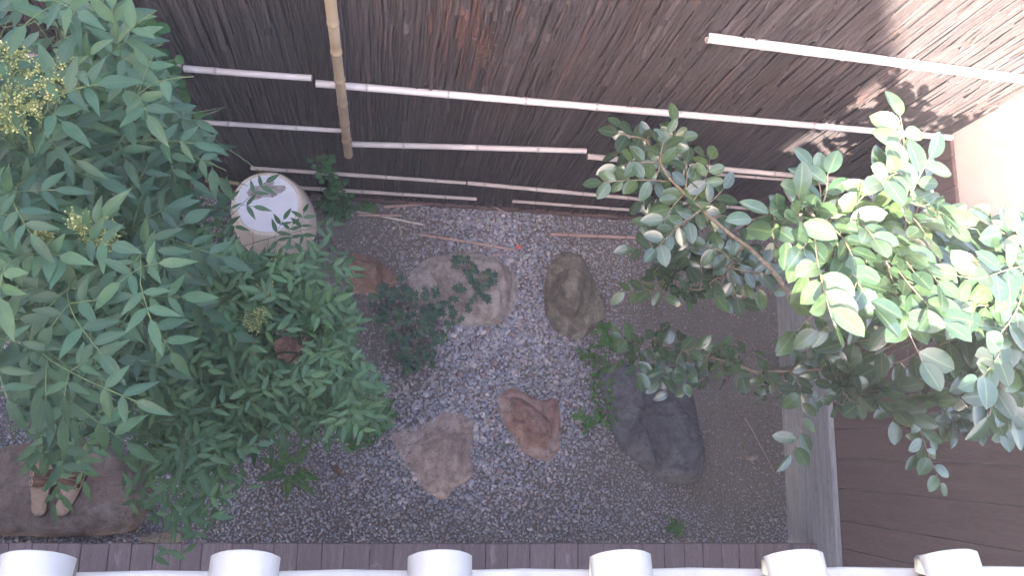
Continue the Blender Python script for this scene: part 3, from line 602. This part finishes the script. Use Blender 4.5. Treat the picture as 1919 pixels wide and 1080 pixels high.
# tall nandina, upper left
def tall_nandina():
    random.seed(101)
    root = P(360, 690, z=0); o = empty('nandina_shrub', root, 'tall nandina with large blue green leaflets filling the upper left', 'shrub'); st = MB(); lv = MB(); lv.only = 'nandina'
    net = canes(st, root, [P(a, b, z=z) for a, b, z in ((90, 330, 2.45), (230, 230, 2.4), (60, 560, 2.35), (230, 480, 2.35), (-60, 200, 2.5), (150, 90, 2.4), (330, 380, 2.0), (150, 690, 2.1))])
    reg = [(-60, -60), (110, -60), (240, 40), (275, 120), (310, 165), (330, 230), (415, 280), (330, 330), (385, 400), (310, 470), (330, 560), (260, 640), (220, 740), (120, 830), (60, 780), (-60, 760)]
    pts = sample_poly(reg, 70, 58)
    for x, y in pts:
        if 40 < x < 130 and 25 < y < 105 and U(0, 1) < .7: continue
        z = U(2.3, 2.85) if x < 290 else U(2.0, 2.45); T = P(x, y, z=z)
        if T.y > YF-.12: T.y = YF-.12
        C = nearest(net, T-UP*.1, .5); d = T-C
        if d.length < .16: T = C+d.normalized()*.2
        nandina_spray(lv, st, C, T, U(.056, .069), 1, .31)
    for (cx_, cy_, tx, ty, z) in ((290, 215, 432, 282, 2.35), (260, 300, 395, 330, 2.3), (200, 70, 285, 165, 2.5), (140, 30, 215, 60, 2.55), (110, 110, 140, 35, 2.6), (240, 430, 340, 455, 2.5), (110, 640, 180, 770, 2.3), (60, 640, 80, 800, 2.3), (300, 240, 355, 215, 2.3)):
        nandina_spray(lv, st, P(cx_, cy_, z=z-.05), P(tx, ty, z=z), .066, 1, .28)
    # deeper, lower layers
    for x, y in sample_poly([(-60, -20), (220, 40), (330, 260), (400, 420), (400, 620), (240, 800), (-60, 800)], 60, 55):
        T = P(x, y, z=U(1.3, 2.1))
        if T.y > YF-.1: T.y = YF-.1
        nandina_spray(lv, st, nearest(net, T, .3), T, .068, 1, .32)
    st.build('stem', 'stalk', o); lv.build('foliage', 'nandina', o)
    for x, y, z, R, n in ((18, 110, 2.72, .034, 330), (22, 205, 2.72, .042, 460), (100, 142, 2.74, .040, 460), (60, 180, 2.62, .035, 300), (178, 432, 2.66, .042, 420), (92, 448, 2.62, .026, 180)):
        p = P(x, y, z=z+.03); panicle('flower_cluster', o, p, R, n, (1.1, 1, .7), nearest(net, p, .8))
tall_nandina()

def low_nandina():
    random.seed(202)
    root = P(500, 700, z=0); o = empty('nandina_shrub', root, 'lower nandina with smaller fresh green leaflets spreading over the gravel', 'shrub'); st = MB(); lv = MB(); lv.only = 'nandina'
    net = canes(st, root, [P(a, b, z=z) for a, b, z in ((480, 560, 1.6), (600, 620, 1.5), (620, 740, 1.4), (420, 760, 1.6), (380, 600, 1.7), (330, 830, 1.6), (520, 490, 1.5), (520, 720, 1.5))], .008)
    reg = [(330, 480), (420, 440), (470, 470), (560, 480), (640, 500), (625, 560), (680, 610), (650, 690), (720, 750), (700, 790), (620, 810), (560, 780), (480, 790), (440, 860), (330, 850), (240, 800), (230, 700), (300, 600)]
    for x, y in sample_poly(reg, 140, 34):
        z = U(1.35, 1.85); T = P(x, y, z=z); C = nearest(net, T-UP*.1, .5)
        if (T-C).length < .15: T = C+(T-C).normalized()*.18
        if abs(x-535) < 40 and abs(y-655) < 45 and U(0, 1) < .6: continue
        nandina_spray(lv, st, C, T, U(.048, .060), 1, .29)
    for x, y in sample_poly(reg, 60, 40):
        T = P(x, y, z=U(.7, 1.2)); nandina_spray(lv, st, nearest(net, T, .2), T, .062, 1, .3)
    for (cx_, cy_, tx, ty, z) in ((400, 440, 468, 368, 1.55), (430, 470, 585, 428, 1.35), (520, 500, 668, 498, 1.4), (460, 470, 500, 500, 1.4), (560, 560, 690, 600, 1.4), (570, 640, 672, 690, 1.4), (600, 700, 735, 748, 1.3), (560, 740, 700, 775, 1.3),
                              (380, 810, 398, 960, 1.7), (350, 800, 320, 1018, 1.9), (400, 800, 458, 905, 1.6), (330, 790, 262, 905, 1.7), (200, 760, 110, 890, 1.9), (180, 760, 150, 850, 1.95), (300, 780, 330, 880, 1.7), (440, 780, 500, 830, 1.5), (280, 800, 345, 930, 1.6),  (560, 760, 610, 815, 1.3), (360, 820, 420, 875, 1.65), (120, 770, 100, 880, 1.9), (60, 780, 85, 855, 1.9), (330, 880, 300, 1010, 1.8), (350, 900, 365, 985, 1.8), (400, 860, 430, 950, 1.6), (300, 850, 250, 930, 1.75), (180, 800, 225, 890, 1.8)):
        lv.only = None if (tx, ty) in ((468, 368), (585, 428), (110, 890), (150, 850), (100, 880)) else 'nandina'
        nandina_spray(lv, st, P(cx_, cy_, z=z-.1), P(tx, ty, z=z), .056, 1, .16 if ty in (368, 428) else .3, .25)
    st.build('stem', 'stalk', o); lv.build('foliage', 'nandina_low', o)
    for x, y, z, R, n in ((480, 598, 1.86, .038, 300), (496, 545, 1.84, .03, 160), (520, 480, 1.6, .02, 90)):
        p = P(x, y, z=z); panicle('flower_cluster', o, p, R, n, (1, 1, .8), nearest(net, p, .8))
low_nandina()

def camellia():
    random.seed(303)
    root = P(1452, 700, z=0); o = empty('camellia_tree', root, 'camellia with glossy oval leaves leaning in from the right, sunlit on top', 'tree'); wd = MB(); lv = MB(); tw = MB(); lv.only = 'camellia'
    net = []
    def limb(pts, r0, r1):
        pts = [Vector(p) for p in pts]; f = []
        for i in range(len(pts)-1):
            for q in range(5): f.append(pts[i].lerp(pts[i+1], q/5)+Vector((U(-.006, .006), U(-.006, .006), U(-.006, .006))))
        f.append(pts[-1]); k = len(f); wd.tube(f, [r0+(r1-r0)*i/(k-1) for i in range(k)], 8, .5); net.extend((p, 1.) for p in f)
    Q = lambda a, b, z: P(a, b, z=z)
    fk = Q(1640, 655, 1.35); limb([root-UP*.02, root+Vector((.015, 0, .6)), fk], .024, .017)
    net.clear()
    limb([fk, Q(1590, 620, 1.75), Q(1500, 572, 1.75), Q(1430, 487, 1.7), Q(1330, 405, 1.62), Q(1255, 335, 1.6), Q(1212, 262, 1.58)], .012, .003)
    limb([Q(1395, 455, 1.66), Q(1360, 510, 1.5), Q(1310, 545, 1.45), Q(1200, 530, 1.38)], .005, .002)
    limb([fk, Q(1560, 690, 1.5), Q(1430, 700, 1.45), Q(1300, 660, 1.4), Q(1200, 650, 1.35)], .009, .002)
    limb([fk, Q(1720, 640, 1.9), Q(1760, 520, 2.2), Q(1700, 400, 2.4), Q(1690, 280, 2.45), Q(1688, 235, 2.45)], .013, .003)
    limb([Q(1760, 520, 2.2), Q(1640, 440, 2.35), Q(1530, 405, 2.35), Q(1440, 405, 2.3)], .007, .002)
    limb([Q(1720, 640, 1.9), Q(1850, 600, 2.35), Q(1930, 500, 2.5), Q(2000, 430, 2.5)], .009, .003)
    limb([fk, Q(1740, 720, 1.7), Q(1860, 780, 1.9), Q(1960, 800, 2.0)], .008, .003)
    limb([Q(1740, 700, 1.75), Q(1640, 740, 1.8), Q(1580, 760, 1.8)], .005, .002)
    def twig(C, T, act=.17, LL=.075, young=0., up=.35, sun=1):
        C, T = Vector(C), Vector(T); L = (T-C).length; cv = curve(C, T, U(.03, .10), U(-.1, .1), 8); tw.tube(cv, [.0026-.0014*i/8 for i in range(9)], 5, .5, False)
        n_ = max(3, int(min(L, act)/.024)); a0 = max(0, 1-act/max(L, .01)); va = U(.0, .75)
        for k in range(n_+1):
            p, d = at(cv, a0+(1-a0)*k/n_); s = 1 if k % 2 else -1
            ang = math.radians(U(35, 70))*s if k < n_ else U(-.3, .3)
            ld = rot(d, ang)+UP*U(-.35, .25); nn = UP+Vector((U(-.5, .5), U(-.5, .5), 0))*1.0; sz = LL*U(.75, 1.12)
            p2 = p+ld.normalized()*.005; tw.tube([p, p2], .0012, 4, .5, False)
            lv.leaf(p2, ld, nn, sz, sz*U(.54, .64), U(-.02, .2), U(.08, .35), min(1, max(0, va+U(-.25, .25)+young)), 'oval', 8)
    def fill(poly, n_, md, z0, z1, LL, young=0, act=.15):
        for x, y in sample_poly(poly, n_, md):
            T = Q(x, y, U(z0, z1))
            if T.y > YF-.1: T.y = YF-.1
            if T.x > XW-.07: T.x = XW-.07
            C = nearest(net, T, 0); 
            if (T-C).length < .10: T = C+((T-C).normalized() if (T-C).length > .01 else Vector((0, 1, 0)))*.11
            twig(C, T, act, LL, young)
    fill([(1425, 400), (1470, 345), (1545, 330), (1620, 345), (1660, 300), (1720, 310), (1760, 370), (1850, 410), (1990, 430), (1990, 700), (1850, 720), (1760, 690), (1650, 640), (1560, 600), (1490, 520), (1440, 450)], 62, 52, 2.25, 2.6, .080, .14)
    fill([(1740, 420), (1990, 430), (1990, 800), (1850, 790), (1800, 700), (1760, 560)], 48, 40, 2.2, 2.55, .080, .12)
    fill([(1560, 640), (1700, 650), (1990, 690), (1990, 830), (1860, 810), (1720, 790), (1570, 770), (1540, 700)], 44, 34, 1.75, 2.1, .078)
    fill([(1450, 480), (1560, 480), (1750, 560), (1900, 600), (1900, 700), (1600, 700), (1500, 600)], 18, 50, 1.9, 2.2, .080)
    fill([(1165, 250), (1280, 255), (1325, 315), (1380, 400), (1350, 470), (1290, 480), (1220, 470), (1200, 390), (1150, 330)], 30, 30, 1.5, 1.66, .074)
    fill([(1200, 470), (1300, 470), (1400, 440), (1480, 500), (1450, 560), (1400, 580), (1260, 580), (1250, 540)], 24, 30, 1.35, 1.6, .074)
    fill([(1160, 610), (1240, 600), (1330, 650), (1430, 640), (1560, 640), (1560, 740), (1480, 760), (1390, 740), (1340, 700), (1290, 730), (1200, 720), (1170, 670)], 34, 32, 1.3, 1.6, .066)
    for (cx_, cy_, tx, ty, z, L_, yg) in ((1690, 330, 1688, 222, 2.45, .068, .5), (1700, 380, 1740, 300, 2.45, .068, .4), (1530, 405, 1522, 315, 2.35, .062, .5), (1500, 400, 1412, 410, 2.32, .062, .45), (1640, 420, 1640, 330, 2.4, .066, .45),
                                         (1235, 300, 1165, 240, 1.58, .056, 0), (1250, 340, 1130, 342, 1.62, .060, .25), (1240, 300, 1265, 232, 1.6, .056, .1), (1290, 390, 1330, 300, 1.62, .056, .3), (1280, 470, 1190, 465, 1.35, .055, .3), (1260, 545, 1160, 548, 1.3, .052, .1),
                                         (1720, 790, 1762, 905, 1.95, .052, .35), (1500, 740, 1484, 850, 1.75, .060, .35), (1560, 560, 1490, 620, 2.1, .064, .1), (1300, 700, 1255, 735, 1.4, .052, 0), (1800, 700, 1720, 850, 1.9, .05, .2), (1180, 640, 1140, 628, 1.3, .045, .5)):
        twig(Q(cx_, cy_, z-.02), Q(tx, ty, z), .2, L_*1.25, yg)
    wd.build('trunk', 'twig', o); tw.build('twigs', 'twig', o); lv.build('foliage', 'camellia', o)
camellia()

random.seed(404)
# climbing vine on the fence, and one behind the tall nandina
def vine(name, path, n_, wid, sz, label, loc, seedlobes=False, mat='vine'):
    o = empty(name, loc, label, 'vine'); st = MB(); lv = MB(); st.tube(path, .0022, 5, .5)
    for k in range(n_):
        p, d = at(path, U(0, 1)); q = p+Vector((random.gauss(0, wid), -abs(random.gauss(0, .018))-.008, random.gauss(0, wid*.6))); st.tube([p, q], .0008, 3, .5, False)
        dd = Vector((U(-1, 1), U(-.5, .1), U(-1, .2))); s_ = sz*U(.6, 1.2); lv.leaf(q, dd, Vector((U(-.4, .4), -1, U(.3, 1.4))), s_, s_*U(.75, .95), .1, .15, U(0, 1), 'oval', 5)
    st.build('stem', 'twig', o); lv.build('foliage', mat, o)
b = P(628, 400, z=.05)
vine('climbing_vine', [b, P(632, 372, y=YF-.05), P(620, 330, y=YF-.05), P(606, 285, y=YF-.05)], 120, .026, .034, 'small green vine climbing the fence just right of the stone basin', (b.x, b.y, 0))
b = P(300, 330, z=0); b.y = YF-.06
vine('climbing_vine', [b, P(345, 215, y=YF-.06), P(325, 140, y=YF-.06), P(270, 60, y=YF-.06), P(220, 10, y=YF-.06)], 90, .05, .045, 'dark round leaved vine on the fence behind the tall nandina', (b.x, b.y, 0))

def ground_plant(name, cat, label, regs, kind, sz, mat, hh=(.02, .12), loc=None, twigm='twig'):
    c = P(*regs[0], z=0); o = empty(name, (c.x, c.y, 0), label, cat); st = MB(); lv = MB()
    for poly, n_, z0, z1 in regs[1:]:
        for x, y in sample_poly(poly, n_, 0):
            T = P(x, y, z=U(z0, z1)); G = Vector((T.x+(c.x-T.x)*.35, T.y+(c.y-T.y)*.35, 0.005)); st.tube(curve(G, T, .1, U(-.1, .1), 4), .0010, 4, .5, False)
            for q in range(3):
                d = rot(Vector((1, 0, U(-.3, .1))), U(0, 6.28)); nn = UP+Vector((U(-.5, .5), U(-.5, .5), 0)); s_ = sz*U(.6, 1.2)
                if kind == 'lobed': lv.lobed(T, d, nn, s_, U(0, 1), 5)
                else: lv.leaf(T, d, nn, s_, s_*U(.45, .6), .15, .15, U(0, 1), kind, 5)
    st.build('stem', twigm, o); lv.build('foliage', mat, o); return o
ground_plant('ivy', 'ivy', 'dark lobed ivy trailing across the pale pinkish stone', [(800, 560), ([(770, 560), (830, 510), (850, 480), (920, 490), (945, 540), (900, 590), (850, 610), (800, 600)], 52, .17, .24), ([(690, 560), (740, 500), (790, 560), (830, 610), (850, 640), (820, 680), (740, 660), (700, 610)], 62, .12, .3), ([(740, 660), (820, 650), (800, 710), (765, 722)], 24, .05, .15)], 'lobed', .034, 'lobed')
ground_plant('weed_patch', 'weed', 'low green weeds in a strip beside the dark grey slab', [(1120, 720), ([(1085, 655), (1130, 640), (1150, 700), (1160, 790), (1130, 810), (1110, 740)], 85, .02, .07)], 'oval', .024, 'weed')
ground_plant('weed_patch', 'weed', 'fresh broad leaved weed between the red rock and grey slab', [(1105, 795), ([(1085, 775), (1125, 780), (1140, 820), (1105, 815)], 10, .03, .06)], 'oval', .045, 'weed')
ground_plant('young_shoot', 'seedling', 'bright green shoot rising at the foot of the tall boulder', [(1135, 635), ([(1115, 605), (1155, 600), (1160, 640), (1125, 655)], 14, .10, .3)], 'oval', .045, 'weed')
ground_plant('weed_patch', 'weed', 'round green leaves clustered below the small climbing vine', [(630, 395), ([(600, 370), (655, 365), (665, 390), (640, 415), (605, 405)], 40, .04, .12)], 'oval', .038, 'vine')
ground_plant('weed_patch', 'weed', 'sparse yellow green weed between the fence foot and crossed sticks', [(690, 385), ([(665, 372), (705, 375), (700, 395), (672, 393)], 9, .02, .05)], 'lance', .03, 'weed')
ground_plant('weed_patch', 'weed', 'feathery weed edging the low nandina near the triangular slab', [(690, 800), ([(640, 800), (740, 740), (742, 790), (690, 835), (640, 850)], 60, .03, .10)], 'lance', .030, 'weed')
ground_plant('weed_patch', 'weed', 'tiny weed sprigs in the gravel left of the red rock', [(925, 855), ([(915, 848), (948, 830), (950, 858), (920, 862)], 8, .01, .02)], 'lance', .014, 'weed')

def fern(px, py, n_, L, label):
    c = P(px, py, z=.02); o = empty('fern', (c.x, c.y, 0), label, 'fern'); st = MB(); lv = MB()
    for k in range(n_):
        a = 2*math.pi*k/n_+U(-.3, .3); d = Vector((math.cos(a), math.sin(a), .5)); cv = curve(c, c+d*L*U(.8, 1.1), .12, 0, 8); st.tube(cv, .001, 4, .5, False)
        for q in range(3, 15):
            p, dd = at(cv, q/15)
            for s in (-1, 1): lv.leaf(p, rot(dd, s*1.1), UP, L*.30*(1-q/17), L*.07, .1, .1, U(.1, .8), 'lance', 4)
    st.build('frond_stem', 'stalk', o); lv.build('frond', 'weed', o)
fern(545, 880, 7, .17, 'fern at the lower edge of the low nandina on the gravel')
# grass tuft
c = P(1266, 988, z=0); o = empty('grass_tuft', c, 'small bright green grass tuft alone on the gravel near the veranda', 'grass'); lv = MB()
for k in range(34):
    a = U(0, 6.28); d = Vector((math.cos(a), math.sin(a), U(.5, 1.6))); lv.leaf(c, d, UP, U(.04, .075), U(.006, .011), U(.3, .7), .2, U(.2, .9), 'oval', 6)
lv.build('blades', 'weed', o)
# red flower and dry leaves
c = P(972, 463, z=.035); o = empty('red_flower', (c.x, c.y, 0), 'small red blossom at the tip of the slim slanting stick', 'flower'); lv = MB()
for k in range(9): lv.leaf(c, Vector((math.cos(k*.7), math.sin(k*.7), U(.1, .6))), UP, U(.014, .022), .010, .2, .1, U(0, 1), 'oval', 4)
lv.build('petals', 'red', o); st = MB(); st.tube([P(955, 470, z=.004), c], .0012, 4); st.build('stem', 'twig', o)
def dry(px, py, ang, L, label):
    lv = MB(); p = P(px, py, z=.022); lv.leaf(p, Vector((math.cos(ang), math.sin(ang), .1)), UP+Vector((.2, -.1, 0)), L, L*.42, .2, .5, U(.0, .6), 'oval', 8); tag(lv.build('dry_leaf', 'drooped', None, True, p), label, 'leaf')
dry(625, 872, -.9, .07, 'curled reddish dry leaf on the gravel between fern and triangular slab')
dry(1262, 442, .3, .05, 'dry leaf near the end of the thick reddish stick'); dry(1075, 462, 2.2, .045, 'dry leaf at the top of the tall boulder')
lv = MB()
for _ in range(1500):
    reg = random.choice([(1.6, 2.2, -.3, .25), (1.3, 2.2, .1, 1.1), (-.6, .6, .8, 1.24), (-.9, .2, .1, .9), (-1., 2.2, -.45, 1.2)]); p = Vector((U(reg[0], reg[1]), U(reg[2], reg[3]), U(.010, .022)))
    lv.leaf(p, Vector((U(-1, 1), U(-1, 1), U(-.2, .2))), UP+Vector((U(-.5, .5), U(-.5, .5), 0)), U(.008, .024), U(.003, .009), .2, .3, U(0, 1), 'oval', 3)
for _ in range(260):
    p = Vector((U(-.6, 2.2), U(-.4, 1.24), U(.014, .022))); a = U(0, 6.28); L = U(.015, .06); d = Vector((math.cos(a), math.sin(a), U(-.08, .08)))*L; lv.tube([p, p+d*.5+Vector((0, 0, .002)), p+d], U(.0006, .0014), 4, U(0, 1), False)
tag(lv.build('leaf_litter', 'drooped'), 'crumbled brown leaf bits scattered on the soil and gravel', 'leaf litter', None, 'stuff')

# thin volume added over the garden, standing in for lens veiling glare
hm = bpy.data.materials.new('glare_veil'); hm.use_nodes = True; hn = hm.node_tree; hn.nodes.clear(); pv = hn.nodes.new('ShaderNodeVolumePrincipled'); ho = hn.nodes.new('ShaderNodeOutputMaterial')
pv.inputs['Color'].default_value = (.92, .93, 1, 1); pv.inputs['Density'].default_value = .010; pv.inputs['Anisotropy'].default_value = .2; hn.links.new(pv.outputs[0], ho.inputs['Volume'])
M['glare_veil'] = hm; m = MB(); m.box(-62, 62, -62, 62, -1.1, 9.0); o = m.build('glare_veil', 'glare_veil', None, False); tag(o, 'faint pale veil added over the garden for lens glare', 'glare_veil', None, 'stuff')
